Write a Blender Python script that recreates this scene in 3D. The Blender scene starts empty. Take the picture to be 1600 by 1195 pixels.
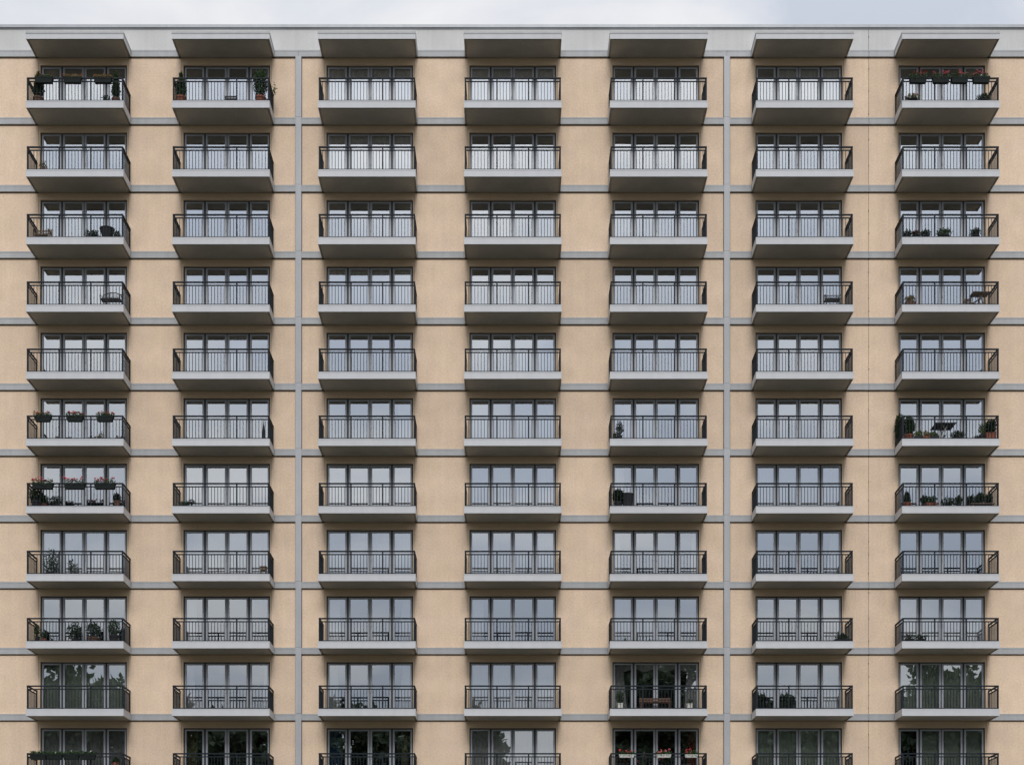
import bpy, math, random
import numpy as np
from mathutils import Vector, Matrix
R = math.radians
sc = bpy.context.scene
col = sc.collection

# ------------------------------------------------------------------ camera
S = 36.9            # photograph pixels per metre on the facade plane
HOR = 1500.0        # photograph row of the horizon (shift lens, camera level)
DIST = 63.8         # camera to facade
ZC = 1.7            # eye height
cam = bpy.data.objects.new('camera', bpy.data.cameras.new('camera'))
col.objects.link(cam)
cam.location = (0, -DIST, ZC)
cam.rotation_euler = (R(90), 0, 0)
cam.data.sensor_fit = 'HORIZONTAL'
cam.data.sensor_width = 36.0
cam.data.lens = S * DIST / 1600 * 36
cam.data.shift_y = (HOR - 597.5) / 1600
cam.data.clip_end = 3000
sc.camera = cam

# ------------------------------------------------------------------ world: even overcast over a Nishita sky
SUN_EL, SUN_AZ = 41, 2          # degrees; soft bright sky behind the camera
w = bpy.data.worlds.new('World'); sc.world = w; w.use_nodes = True
nt = w.node_tree; nt.nodes.clear()
def N(t, **k):
    n = nt.nodes.new(t)
    for a, b in k.items(): setattr(n, a, b)
    return n
L = lambda a, b: nt.links.new(a, b)
tc = N('ShaderNodeTexCoord'); sep = N('ShaderNodeSeparateXYZ'); L(tc.outputs['Generated'], sep.inputs[0])
zz = N('ShaderNodeMath', operation='MAXIMUM'); L(sep.outputs['Z'], zz.inputs[0]); zz.inputs[1].default_value = 0.0
den = N('ShaderNodeMath', operation='ADD'); L(zz.outputs[0], den.inputs[0]); den.inputs[1].default_value = 0.25
dv = N('ShaderNodeVectorMath', operation='DIVIDE'); L(tc.outputs['Generated'], dv.inputs[0])
cmb = N('ShaderNodeCombineXYZ')
for i in range(3): L(den.outputs[0], cmb.inputs[i])
L(cmb.outputs[0], dv.inputs[1])
cl = N('ShaderNodeTexNoise'); cl.inputs['Scale'].default_value = 2.6; cl.inputs['Detail'].default_value = 7
cl.inputs['Roughness'].default_value = 0.52; cl.inputs['Distortion'].default_value = 0.35
L(dv.outputs[0], cl.inputs['Vector'])
ramp = N('ShaderNodeValToRGB'); L(cl.outputs['Fac'], ramp.inputs[0])
e = ramp.color_ramp.elements
e[0].position = .42; e[0].color = (.64, .69, .79, 1)
e[1].position = .60; e[1].color = (1.0, .99, .99, 1)
# CIE overcast: brighter towards the zenith
g = N('ShaderNodeMath', operation='MULTIPLY_ADD'); L(zz.outputs[0], g.inputs[0]); g.inputs[1].default_value = 1.20; g.inputs[2].default_value = 0.09
# an overcast sky is brighter on the sun's side: broad and smooth, in every direction
dt = N('ShaderNodeVectorMath', operation='DOT_PRODUCT'); L(tc.outputs['Generated'], dt.inputs[0])
dt.inputs[1].default_value = (math.sin(R(SUN_AZ)), -math.cos(R(SUN_AZ)), 0)
az = N('ShaderNodeMath', operation='MULTIPLY_ADD'); L(dt.outputs['Value'], az.inputs[0]); az.inputs[1].default_value = 0.42; az.inputs[2].default_value = 1.40
ga = N('ShaderNodeMath', operation='MULTIPLY'); L(g.outputs[0], ga.inputs[0]); L(az.outputs[0], ga.inputs[1])
cm = N('ShaderNodeVectorMath', operation='SCALE'); L(ramp.outputs[0], cm.inputs[0]); L(ga.outputs[0], cm.inputs['Scale'])
c10 = N('ShaderNodeVectorMath', operation='SCALE'); L(cm.outputs[0], c10.inputs[0]); c10.inputs['Scale'].default_value = 10.0
sky = N('ShaderNodeTexSky', sky_type='NISHITA'); sky.sun_disc = False
sky.sun_elevation = R(SUN_EL); sky.sun_rotation = R(180 + SUN_AZ)
mx = N('ShaderNodeMix', data_type='RGBA'); mx.inputs['Factor'].default_value = 0.92
L(sky.outputs[0], mx.inputs[6]); L(c10.outputs[0], mx.inputs[7])
bg = N('ShaderNodeBackground'); L(mx.outputs[2], bg.inputs[0]); bg.inputs[1].default_value = 0.1
out = N('ShaderNodeOutputWorld'); L(bg.outputs[0], out.inputs[0])

sun = bpy.data.objects.new('sun', bpy.data.lights.new('sun', 'SUN')); col.objects.link(sun)
sun.data.energy = 1.0; sun.data.angle = R(17); sun.data.color = (1, .975, .95)
d = Vector((math.sin(R(SUN_AZ)) * math.cos(R(SUN_EL)), -math.cos(R(SUN_AZ)) * math.cos(R(SUN_EL)), math.sin(R(SUN_EL))))
sun.rotation_euler = d.to_track_quat('Z', 'Y').to_euler()
sun.location = d * 120

vs = sc.view_settings
vs.view_transform = 'Standard'; vs.look = 'None'; vs.exposure = 0.36; vs.gamma = 1.0; vs.use_curve_mapping = False
sc.cycles.max_bounces = 8; sc.cycles.transparent_max_bounces = 16
sc.cycles.caustics_reflective = False; sc.cycles.caustics_refractive = False
sc.cycles.use_denoising = True
sc.cycles.adaptive_threshold = 0.005

# ------------------------------------------------------------------ materials
def mat(name, base, rough=.7, var=.08, scale=3.0, fine=40.0, finevar=.06, bump=0.0, bumpscale=60.0, metal=0.0,
        streak=0.0, objvar=0.0, spec=.4, trans=None, tint=None, stretch=None):
    m = bpy.data.materials.new(name); m.use_nodes = True
    t = m.node_tree; t.nodes.clear()
    def n(ty, **k):
        q = t.nodes.new(ty)
        for a, b in k.items(): setattr(q, a, b)
        return q
    l = lambda a, b: t.links.new(a, b)
    geo = n('ShaderNodeNewGeometry')
    b = n('ShaderNodeBsdfPrincipled'); o = n('ShaderNodeOutputMaterial'); l(b.outputs[0], o.inputs[0])
    b.inputs['Roughness'].default_value = rough; b.inputs['Metallic'].default_value = metal
    b.inputs['Specular IOR Level'].default_value = spec
    val = None
    def add(sock, amt):
        nonlocal val
        s = n('ShaderNodeMath', operation='MULTIPLY_ADD'); l(sock, s.inputs[0]); s.inputs[1].default_value = 2 * amt; s.inputs[2].default_value = 1 - amt
        if val is None: val = s.outputs[0]
        else:
            p = n('ShaderNodeMath', operation='MULTIPLY'); l(val, p.inputs[0]); l(s.outputs[0], p.inputs[1]); val = p.outputs[0]
    def noise(sc_, detail, vec=None):
        q = n('ShaderNodeTexNoise'); q.inputs['Scale'].default_value = sc_; q.inputs['Detail'].default_value = detail
        l(vec if vec else geo.outputs['Position'], q.inputs['Vector']); return q
    if var: add(noise(scale, 5).outputs['Fac'], var * 2.2)
    if finevar: add(noise(fine, 3).outputs['Fac'], finevar * 2.2)
    if streak:
        mp = n('ShaderNodeMapping'); mp.inputs['Scale'].default_value = (5.0, 5.0, .22); l(geo.outputs['Position'], mp.inputs['Vector'])
        add(noise(1.0, 6, mp.outputs[0]).outputs['Fac'], streak * 2.2)
    if objvar:
        oi = n('ShaderNodeObjectInfo'); add(oi.outputs['Random'], objvar)
    rgb = n('ShaderNodeRGB'); rgb.outputs[0].default_value = (*base, 1)
    colr = rgb.outputs[0]
    if tint:   # slow drift between two paint shades
        q = noise(.9, 6); mxn = n('ShaderNodeMix', data_type='RGBA'); l(q.outputs['Fac'], mxn.inputs[0]); l(colr, mxn.inputs[6]); mxn.inputs[7].default_value = (*tint, 1); colr = mxn.outputs[2]
    if val is not None:
        s = n('ShaderNodeVectorMath', operation='SCALE'); l(colr, s.inputs[0]); l(val, s.inputs['Scale']); colr = s.outputs[0]
    l(colr, b.inputs['Base Color'])
    if bump:
        q = noise(bumpscale, 4); bn = n('ShaderNodeBump'); bn.inputs['Strength'].default_value = bump; bn.inputs['Distance'].default_value = .01
        l(q.outputs['Fac'], bn.inputs['Height']); l(bn.outputs[0], b.inputs['Normal'])
    if trans:
        tr = n('ShaderNodeBsdfTranslucent'); l(colr, tr.inputs[0]); ms = n('ShaderNodeMixShader'); ms.inputs[0].default_value = trans
        l(b.outputs[0], ms.inputs[1]); l(tr.outputs[0], ms.inputs[2]); l(ms.outputs[0], o.inputs[0])
    return m

M = {}
M['stucco'] = mat('beige_stucco', (.765, .585, .41), .92, .07, 1.3, 14, .10, .55, 45, streak=.03, objvar=.06, spec=.12, tint=(.76, .59, .46))
M['stucco_trim'] = mat('beige_smooth_plaster', (.66, .51, .36), .9, .04, 2, 20, .05, .2, 60, spec=.15)
M['fascia'] = mat('pale_grey_fascia_paint', (.54, .545, .56), .6, .03, 2.5, 30, .02, .05, 40, streak=.03, objvar=.03)
M['soffit'] = mat('grey_concrete_soffit', (.40, .38, .345), .9, .09, 1.2, 12, .06, .3, 30, objvar=.03, spec=.2)
M['band'] = mat('grey_metal_band', (.395, .40, .405), .55, .05, 1.6, 25, .05, .08, 20, streak=.06, objvar=.04)
M['strip'] = mat('light_grey_cover_strip', (.43, .44, .455), .5, .05, 1.2, 20, .04, .06, 20, streak=.05, objvar=.03)
M['parapet'] = mat('pale_render_parapet', (.58, .575, .565), .85, .05, 1.0, 15, .05, .25, 40, streak=.04)
M['coping'] = mat('zinc_coping', (.33, .345, .36), .45, .06, 1.5, 18, .04, streak=.05, metal=.2)
M['dark'] = mat('dark_joint_sealant', (.03, .028, .026), .9, .1, 5, 40, .05)
M['rust'] = mat('weathered_joint_sealant', (.12, .075, .05), .9, .25, 3, 30, .2)
M['rail'] = mat('anthracite_railing_paint', (.009, .014, .020), .6, .12, 6, 50, .05, spec=.2)
M['frame'] = mat('dark_window_frame', (.038, .042, .047), .5, .08, 4, 40, .04)
M['sash'] = mat('grey_aluminium_sash', (.31, .325, .35), .42, .05, 3, 30, .03, metal=.15, objvar=.05)
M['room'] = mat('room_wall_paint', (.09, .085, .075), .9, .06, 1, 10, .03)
M['ground'] = mat('ground_grass', (.085, .085, .068), .95, .3, .15, 3, .25, .6, 8)
M['bark'] = mat('tree_bark', (.085, .065, .05), .95, .2, 2, 12, .2, .8, 10)
M['treeleaf'] = mat('tree_leaves', (.065, .09, .05), .7, .3, .3, 4, .3, trans=.25)
M['leaf'] = mat('plant_leaves', (.035, .075, .022), .55, .35, 6, 30, .3, trans=.2)
M['leafdark'] = mat('dark_plant_leaves', (.022, .045, .017), .55, .35, 6, 30, .3, trans=.15)
M['leaflight'] = mat('light_plant_leaves', (.12, .16, .04), .55, .3, 6, 30, .3, trans=.2)
M['leafdry'] = mat('yellowed_plant_leaves', (.20, .15, .05), .6, .3, 6, 30, .3, trans=.2)
M['red'] = mat('red_petals', (.50, .06, .06), .6, .2, 8, 40, .2, trans=.2)
M['pink'] = mat('pink_petals', (.70, .17, .21), .6, .25, 8, 40, .2, trans=.2)
M['orange'] = mat('orange_petals', (.55, .17, .08), .6, .25, 8, 40, .2, trans=.2)
M['whitepetal'] = mat('white_petals', (.8, .8, .74), .6, .05, 8, 40, .05, trans=.2)
M['planter'] = mat('dark_green_plastic', (.012, .016, .015), .7, .15, 6, 40, .05, spec=.15)
M['planterwhite'] = mat('white_plastic', (.60, .59, .55), .6, .06, 6, 40, .05)
M['terracotta'] = mat('terracotta', (.26, .09, .055), .85, .15, 6, 30, .1)
M['brownpot'] = mat('brown_glazed_pot', (.16, .085, .055), .7, .15, 6, 30, .1)
M['blackpot'] = mat('black_plastic_pot', (.02, .02, .022), .6, .1, 6, 30, .05)
M['wood'] = mat('weathered_wood', (.11, .062, .04), .8, .2, 4, 30, .15)
M['greywood'] = mat('grey_brown_wood', (.17, .125, .09), .85, .2, 4, 30, .15)
M['blackmetal'] = mat('black_metal', (.016, .016, .017), .5, .1, 6, 30, .05)
M['whitemetal'] = mat('white_metal', (.65, .64, .62), .5, .05, 6, 30, .05)
M['canvas'] = mat('dark_canvas', (.025, .028, .03), .9, .15, 5, 40, .1)
M['sheer'] = mat('white_sheer_fabric', (.86, .865, .85), .9, .03, 3, 30, .02, trans=.12)
M['greenfab'] = mat('pale_green_fabric', (.66, .76, .64), .9, .05, 3, 30, .02, trans=.1)
M['greyfab'] = mat('grey_fabric', (.60, .61, .59), .9, .05, 3, 30, .02, trans=.1)
M['olivefab'] = mat('olive_fabric', (.26, .25, .10), .9, .05, 3, 30, .02, trans=.3)
M['bluefab'] = mat('blue_fabric', (.05, .13, .26), .9, .05, 3, 30, .02, trans=.3)
M['redfab'] = mat('red_fabric', (.30, .04, .03), .9, .05, 3, 30, .02, trans=.3)

def glass_mat():
    m = bpy.data.materials.new('coated_window_glass'); m.use_nodes = True
    t = m.node_tree; t.nodes.clear()
    o = t.nodes.new('ShaderNodeOutputMaterial'); mix = t.nodes.new('ShaderNodeMixShader')
    tr = t.nodes.new('ShaderNodeBsdfTransparent'); tr.inputs[0].default_value = (1, 1, 1, 1)
    gl = t.nodes.new('ShaderNodeBsdfGlossy'); gl.inputs['Color'].default_value = (.90, .95, 1, 1); gl.inputs['Roughness'].default_value = 0.0
    fr = t.nodes.new('ShaderNodeFresnel'); fr.inputs[0].default_value = 1.5
    ad = t.nodes.new('ShaderNodeMath'); ad.operation = 'ADD'; ad.inputs[1].default_value = .44; ad.use_clamp = True
    t.links.new(fr.outputs[0], ad.inputs[0]); t.links.new(ad.outputs[0], mix.inputs[0])
    t.links.new(tr.outputs[0], mix.inputs[1]); t.links.new(gl.outputs[0], mix.inputs[2]); t.links.new(mix.outputs[0], o.inputs[0])
    return m
M['glass'] = glass_mat()
# inner faces of a pane: clear, so that only the coated outer face reflects
gi = bpy.data.materials.new('clear_glass_inner_face'); gi.use_nodes = True; gi.node_tree.nodes.clear()
_o = gi.node_tree.nodes.new('ShaderNodeOutputMaterial'); _t = gi.node_tree.nodes.new('ShaderNodeBsdfTransparent'); gi.node_tree.links.new(_t.outputs[0], _o.inputs[0])
M['glass_inner'] = gi

# ------------------------------------------------------------------ mesh helpers
class MB:
    def __init__(self): self.v = []; self.f = []
    def box(self, x0, x1, y0, y1, z0, z1):
        n = len(self.v)
        self.v += [(x0, y0, z0), (x1, y0, z0), (x1, y1, z0), (x0, y1, z0), (x0, y0, z1), (x1, y0, z1), (x1, y1, z1), (x0, y1, z1)]
        self.f += [tuple(n + i for i in q) for q in ((0, 3, 2, 1), (4, 5, 6, 7), (0, 1, 5, 4), (1, 2, 6, 5), (2, 3, 7, 6), (3, 0, 4, 7))]
        return self
    def frustum(self, cx, cy, z0, z1, a0, b0, a1, b1):     # rectangular taper: half sizes at the bottom and the top
        n = len(self.v)
        for z, a, b in ((z0, a0, b0), (z1, a1, b1)): self.v += [(cx - a, cy - b, z), (cx + a, cy - b, z), (cx + a, cy + b, z), (cx - a, cy + b, z)]
        self.f += [tuple(n + i for i in q) for q in ((0, 3, 2, 1), (4, 5, 6, 7), (0, 1, 5, 4), (1, 2, 6, 5), (2, 3, 7, 6), (3, 0, 4, 7))]
        return self
    def tube(self, pts, r, k=6):
        pts = [Vector(p) for p in pts]; rs = r if isinstance(r, (list, tuple)) else [r] * len(pts)
        base = len(self.v)
        for i, p in enumerate(pts):
            t = (pts[min(i + 1, len(pts) - 1)] - pts[max(i - 1, 0)]).normalized()
            a = t.cross(Vector((0, 0, 1)) if abs(t.z) < .9 else Vector((1, 0, 0))).normalized(); b = t.cross(a)
            for j in range(k):
                q = p + (a * math.cos(2 * math.pi * j / k) + b * math.sin(2 * math.pi * j / k)) * rs[i]; self.v.append(tuple(q))
        for i in range(len(pts) - 1):
            for j in range(k):
                A = base + i * k + j; B = base + i * k + (j + 1) % k; self.f.append((A, B, B + k, A + k))
        self.f.append(tuple(base + j for j in range(k))[::-1]); self.f.append(tuple(base + (len(pts) - 1) * k + j for j in range(k)))
        return self
    def lathe(self, cx, cy, prof, k=12):
        base = len(self.v)
        for r, z in prof:
            for j in range(k): self.v.append((cx + r * math.cos(2 * math.pi * j / k), cy + r * math.sin(2 * math.pi * j / k), z))
        for i in range(len(prof) - 1):
            for j in range(k):
                A = base + i * k + j; B = base + i * k + (j + 1) % k; self.f.append((A, B, B + k, A + k))
        self.f.append(tuple(base + j for j in range(k))[::-1]); self.f.append(tuple(base + (len(prof) - 1) * k + j for j in range(k)))
        return self
    def blob(self, p, r):
        n = len(self.v); x, y, z = p
        self.v += [(x + r, y, z), (x - r, y, z), (x, y + r, z), (x, y - r, z), (x, y, z + r * .8), (x, y, z - r * .8)]
        self.f += [tuple(n + i for i in q) for q in ((0, 2, 4), (2, 1, 4), (1, 3, 4), (3, 0, 4), (2, 0, 5), (1, 2, 5), (3, 1, 5), (0, 3, 5))]
        return self
    def leaf(self, p, s, rnd, up=.4):
        a = Vector((rnd.gauss(0, 1), rnd.gauss(0, 1), rnd.gauss(0, 1) + up)).normalized()
        b = a.cross(Vector((rnd.gauss(0, 1), rnd.gauss(0, 1), rnd.gauss(0, 1)))).normalized()
        c = a.cross(b) * s * .12; p = Vector(p); n = len(self.v)
        self.v += [tuple(p), tuple(p + a * s * .5 + b * s * .3 + c), tuple(p + a * s), tuple(p + a * s * .5 - b * s * .3 + c)]
        self.f.append((n, n + 1, n + 2, n + 3)); return self
    def mesh(self, name, m, smooth=False):
        me = bpy.data.meshes.new(name); me.from_pydata(self.v, [], self.f); me.materials.append(M[m] if isinstance(m, str) else m)
        if smooth: me.polygons.foreach_set('use_smooth', [True] * len(me.polygons))
        me.update(); return me

def put(name, me, parent=None, loc=(0, 0, 0), rot=(0, 0, 0)):
    o = bpy.data.objects.new(name, me); col.objects.link(o); o.location = loc; o.rotation_euler = rot
    if parent is not None: o.parent = parent
    return o
def tag(o, label, cat, group=None):
    o['label'] = label; o['category'] = cat
    if group: o['group'] = group
    return o
def Z(py, y=0.0): return ZC + (HOR - py) / S * (1 + y / DIST)
def X(px, y=0.0): return (px - 800.0) / S * (1 + y / DIST)

# ------------------------------------------------------------------ ground
gm = MB(); gm.v = [(-900, -900, 0), (900, -900, 0), (900, 900, 0), (-900, 900, 0)]; gm.f = [(0, 1, 2, 3)]
o = put('ground', gm.mesh('ground', 'ground')); o['kind'] = 'structure'

# ------------------------------------------------------------------ the apartment building
BAND = [90, 195.2, 300.5, 404, 507.2, 609.8, 712.2, 815.3, 919, 1021.8, 1125.1, 1228.6, 1332, 1435.5, 1539]
ZB = [Z(b) for b in BAND]                 # underside of canopy / slab / band
TH = .272                                 # slab and band thickness
COLX = [X(801.2 + 223.55 * (i - 3)) for i in range(7)]
ROWS, COLS = 11, 7
DEP = 1.30; HW = 2.025                    # balcony depth, half width
OH = 1.835                                # half width of the window opening
BAY = 1.915                               # half width of the plaster surround
XE = 24.4                                 # half length of the building
STRIPS = [X(466.7), X(1135.5)]; SW = .123
JOINT = X(1357.2)
bld = bpy.data.objects.new('apartment_building', None); col.objects.link(bld)
tag(bld, 'beige stuccoed high-rise apartment block with grey floor bands and seven columns of railed balconies', 'building')

def part(name, mb, m, parent=bld, loc=(0, 0, 0)): return put(name, mb.mesh(name, m), parent, loc)

# hollow body behind the facade: side walls, back wall, roof
ZTOP = Z(46); ZROOF = Z(40)
b = MB(); b.box(-XE, -XE + .25, .3, 14, 0, ZTOP - .2); b.box(XE - .25, XE, .3, 14, 0, ZTOP - .2); b.box(-XE + .26, XE - .26, 13.7, 13.95, 0, ZTOP - .2)
part('end_wall', b, 'stucco')
b = MB(); b.box(-XE + .27, XE - .27, .35, 13.65, ZTOP - .6, ZTOP - .35); part('roof', b, 'band')

# piers between the bays, split at strips and expansion joint
edges = []
for i in range(COLS + 1):
    a = -XE if i == 0 else COLX[i - 1] + BAY
    c = XE if i == COLS else COLX[i] - BAY
    cuts = [(s - SW - .02, s + SW + .02) for s in STRIPS if a < s < c] + ([(JOINT - .008, JOINT + .008)] if a < JOINT < c else [])
    x = a
    for (p, q) in cuts: edges.append((x, p)); x = q
    edges.append((x, c))
for r in range(1, len(ZB)):
    zt, zb = ZB[r - 1], ZB[r] + TH
    for (a, c) in edges:
        b = MB(); b.box(a, c, 0, .2, zb, zt - .06); b.box(a, c, .08, .2, zt - .06, zt)
        part('wall_panel', b, 'stucco')
    if r > ROWS:
        for X0 in COLX:
            b = MB(); b.box(X0 - BAY, X0 + BAY, .0, .2, zb, zt - .045); b.box(X0 - BAY, X0 + BAY, .035, .2, zt - .045, zt); part('wall_panel', b, 'stucco')
b = MB(); b.box(-XE, XE, -.02, .25, 0, ZB[-1]); part('plinth', b, 'parapet')

# floor bands between the slabs
for r, zb in enumerate(ZB):
    segs = []
    for i in range(COLS + 1):
        a = -XE if i == 0 else COLX[i - 1] + HW + .008
        c = XE if i == COLS else COLX[i] - HW - .008
        cuts = []
        if r > 0: cuts += [(s - SW + .002, s + SW - .002) for s in STRIPS if a < s < c]
        else: cuts += [(s - .004, s + .004) for s in STRIPS if a < s < c]
        if a < JOINT < c: cuts.append((JOINT - .008, JOINT + .008))
        x = a
        for (p, q) in cuts: segs.append((x, p)); x = q
        segs.append((x, c))
    for (a, c) in segs:
        b = MB(); b.box(a, c, -.065, .2, zb, zb + TH)
        part('floor_band', b, 'band')
        if r <= ROWS: b = MB(); b.box(a, c, -.072, -.0652, zb + TH - .055, zb + TH - .0); part('drip_flashing', b, 'band')
    if r > ROWS:
        for X0 in COLX: b = MB(); b.box(X0 - HW, X0 + HW, -.05, .2, zb, zb + TH); part('floor_band', b, 'band')

# vertical cover strips with a joint at every floor, and the expansion joint with its bolts
for s in STRIPS:
    for r in range(1, len(ZB)):
        zt = ZB[r - 1] + (TH if r > 1 else -.006) - (.0 if r > 1 else 0)
        zt = ZB[0] - .004 if r == 1 else ZB[r - 1] + TH + .02 - .009
        b = MB(); b.box(s - SW, s + SW, -.09, .05, ZB[r] + TH + .02, zt); part('cover_strip', b, 'strip')
    b = MB(); b.box(s - SW - .02, s + SW + .02, .055, .2, ZB[-1], ZB[0]); part('joint_backing', b, 'dark')
b = MB(); b.box(JOINT - .02, JOINT + .02, .012, .19, ZB[-1], ZROOF - .02); part('expansion_joint', b, 'rust')
rnd = random.Random(5); b = MB(); z = ZROOF - .5
while z > ZB[-1]:
    b.blob((JOINT + rnd.uniform(-.01, .01), -.012, z), .028); z -= rnd.choice((.55, .95, .8, 1.1))
o = part('joint_bolts', b, 'rust'); o['kind'] = 'stuff'

# parapet with coping
zp0 = ZB[0] + TH
for (a, c) in ((-XE, JOINT - .008), (JOINT + .008, XE)):
    b = MB(); b.box(a, c, .0, .25, zp0, ZTOP); part('parapet_panel', b, 'parapet')
lens = [-XE, -14.6, -5.0, 4.7, JOINT, XE]
for a, c in zip(lens[:-1], lens[1:]):
    b = MB(); b.box(a + .004, c - .004, -.07, .35, ZTOP + .04, ZROOF - .0); b.box(a + .004, c - .004, -.03, .3, ZTOP, ZTOP + .04); part('coping', b, 'coping')

# ---- balcony meshes (shared)
FI = .008
b = MB()
b.box(-HW + .01, HW - .01, -DEP + .01, .2, .05, TH - .004)
b.box(-HW + .10, HW - .10, -DEP + .10, .2, .0, .05)
me_slab = b.mesh('balcony_slab', 'soffit')
b = MB()
b.box(-HW, HW, -DEP, -DEP + .025, -.012, TH)
b.box(-HW, -HW + .025, -DEP + .025, -.067, -.012, TH); b.box(HW - .025, HW, -DEP + .025, -.067, -.012, TH)
me_fascia = b.mesh('fascia', 'fascia')
b = MB()
b.box(-HW - .006, HW + .006, -DEP - .006, -DEP + .02, TH - .035, TH + .006)
b.box(-HW - .006, -HW + .02, -DEP + .02, -.06, TH - .035, TH + .006); b.box(HW - .02, HW + .006, -DEP + .02, -.06, TH - .035, TH + .006)
me_flash = b.mesh('edge_flashing', 'fascia')
b = MB()
b.box(-HW - .012, HW + .012, -DEP - .012, -DEP + .02, TH - .07, TH + .012)
b.box(-HW - .012, -HW + .02, -DEP + .02, -.06, TH - .07, TH + .012); b.box(HW - .02, HW + .012, -DEP + .02, -.06, TH - .07, TH + .012)
b.box(-HW + .02, HW - .02, -DEP + .02, -.06, TH - .004, TH + .012)
me_ccap = b.mesh('canopy_cap', 'band')
RX = HW - .055; RY = -DEP + .055          # railing line
ZR = TH                                   # railing base
HTOP, HMID, HBOT = .985, .850, .055
def ushape(z0, z1, wd):
    b = MB(); h = wd / 2
    b.box(-RX - h, RX + h, RY - h, RY + h, ZR + z0, ZR + z1)
    b.box(-RX - h, -RX + h, RY + h, -.012, ZR + z0, ZR + z1); b.box(RX - h, RX + h, RY + h, -.012, ZR + z0, ZR + z1)
    return b
me_hand = ushape(HTOP - .055, HTOP, .06).mesh('handrail', 'rail')
me_mid = ushape(HMID - .043, HMID, .036).mesh('middle_rail', 'rail')
me_bot = ushape(HBOT - .038, HBOT, .036).mesh('bottom_rail', 'rail')
b = MB(); b.box(-.028, .028, -.02, .02, 0, HTOP - .056); me_post = b.mesh('post', 'rail')
b = MB(); b.box(-.02, .02, -.02, .02, 0, HTOP - .056); me_wpost = b.mesh('wall_post', 'rail')
BAL = .0108
b = MB(); b.box(-BAL, BAL, -BAL, BAL, HBOT, HMID - .04); me_bal = b.mesh('baluster', 'rail')
POSTX = [-RX, -RX / 3, RX / 3, RX]
balx = [p0 + (POSTX[1] - POSTX[0]) * k / 10 for p0 in POSTX[:3] for k in range(1, 10)]
b = MB()
for x in balx: b.box(x - BAL, x + BAL, RY - BAL, RY + BAL, ZR + HBOT, ZR + HMID - .04)
me_fbal = b.mesh('front_balusters', 'rail')
NS = 9
b = MB()
for sx in (-RX, RX):
    for k in range(1, NS): 
        y = RY + (-.03 - RY) * k / NS; b.box(sx - BAL, sx + BAL, y - BAL, y + BAL, ZR + HBOT, ZR + HMID - .04)
    b.box(sx - .02, sx + .02, -.05, -.014, ZR, ZR + HTOP - .056)
me_sbal = b.mesh('side_balusters', 'rail')

# ---- window meshes (shared); local z = 0 is the slab top, x = 0 the middle of the opening
def win_meshes(h):
    d = {}
    b = MB(); zt = h + .0
    b.box(-BAY, -OH, .018, .2, 0, zt); b.box(OH, BAY, .018, .2, 0, zt)
    d['sur'] = (b, zt)
    b = MB(); y0, y1 = .11, .19
    b.box(-OH, -OH + .045, y0, y1, 0, h); b.box(OH - .045, OH, y0, y1, 0, h); b.box(-OH + .045, OH - .045, y0, y1, h - .05, h); b.box(-OH + .045, OH - .045, y0, y1, 0, .04)
    for s in (-1, 1): b.box(s * .935 - .036, s * .935 + .036, y0 + .015, y1, .04, h - .05)
    b.box(-.012, .012, y0 + .015, y1, .04, h - .05)
    d['frame'] = b.mesh('window_frame', 'frame')
    xs = {'outer': (.971, OH - .045), 'inner': (.012, .899)}
    for k, (a, c) in xs.items():
        s1, s2 = (.072, .066) if k == 'outer' else (.078, .072)
        a2, c2 = a + .003, c - .003
        b = MB(); ya, yb = .095, .165
        b.box(a2, a2 + s1, ya, yb, .043, h - .053); b.box(c2 - s2, c2, ya, yb, .043, h - .053)
        b.box(a2 + s1, c2 - s2, ya, yb, h - .053 - .062, h - .053); b.box(a2 + s1, c2 - s2, ya, yb, .043, .043 + .11)
        d['sash_' + k] = b
        p = MB(); p.box(a2 + s1, c2 - s2, .128, .136, .153, h - .115); d['pane_' + k] = p
    return d
def mirror(b):
    m = MB(); m.v = [(-x, y, z) for x, y, z in b.v]; m.f = [f[::-1] for f in b.f]; return m
b = MB()   # room behind the window, faces inwards
RD = 4.2
me_cache = {}
rs = random.Random(11)
ncount = 0
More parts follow.
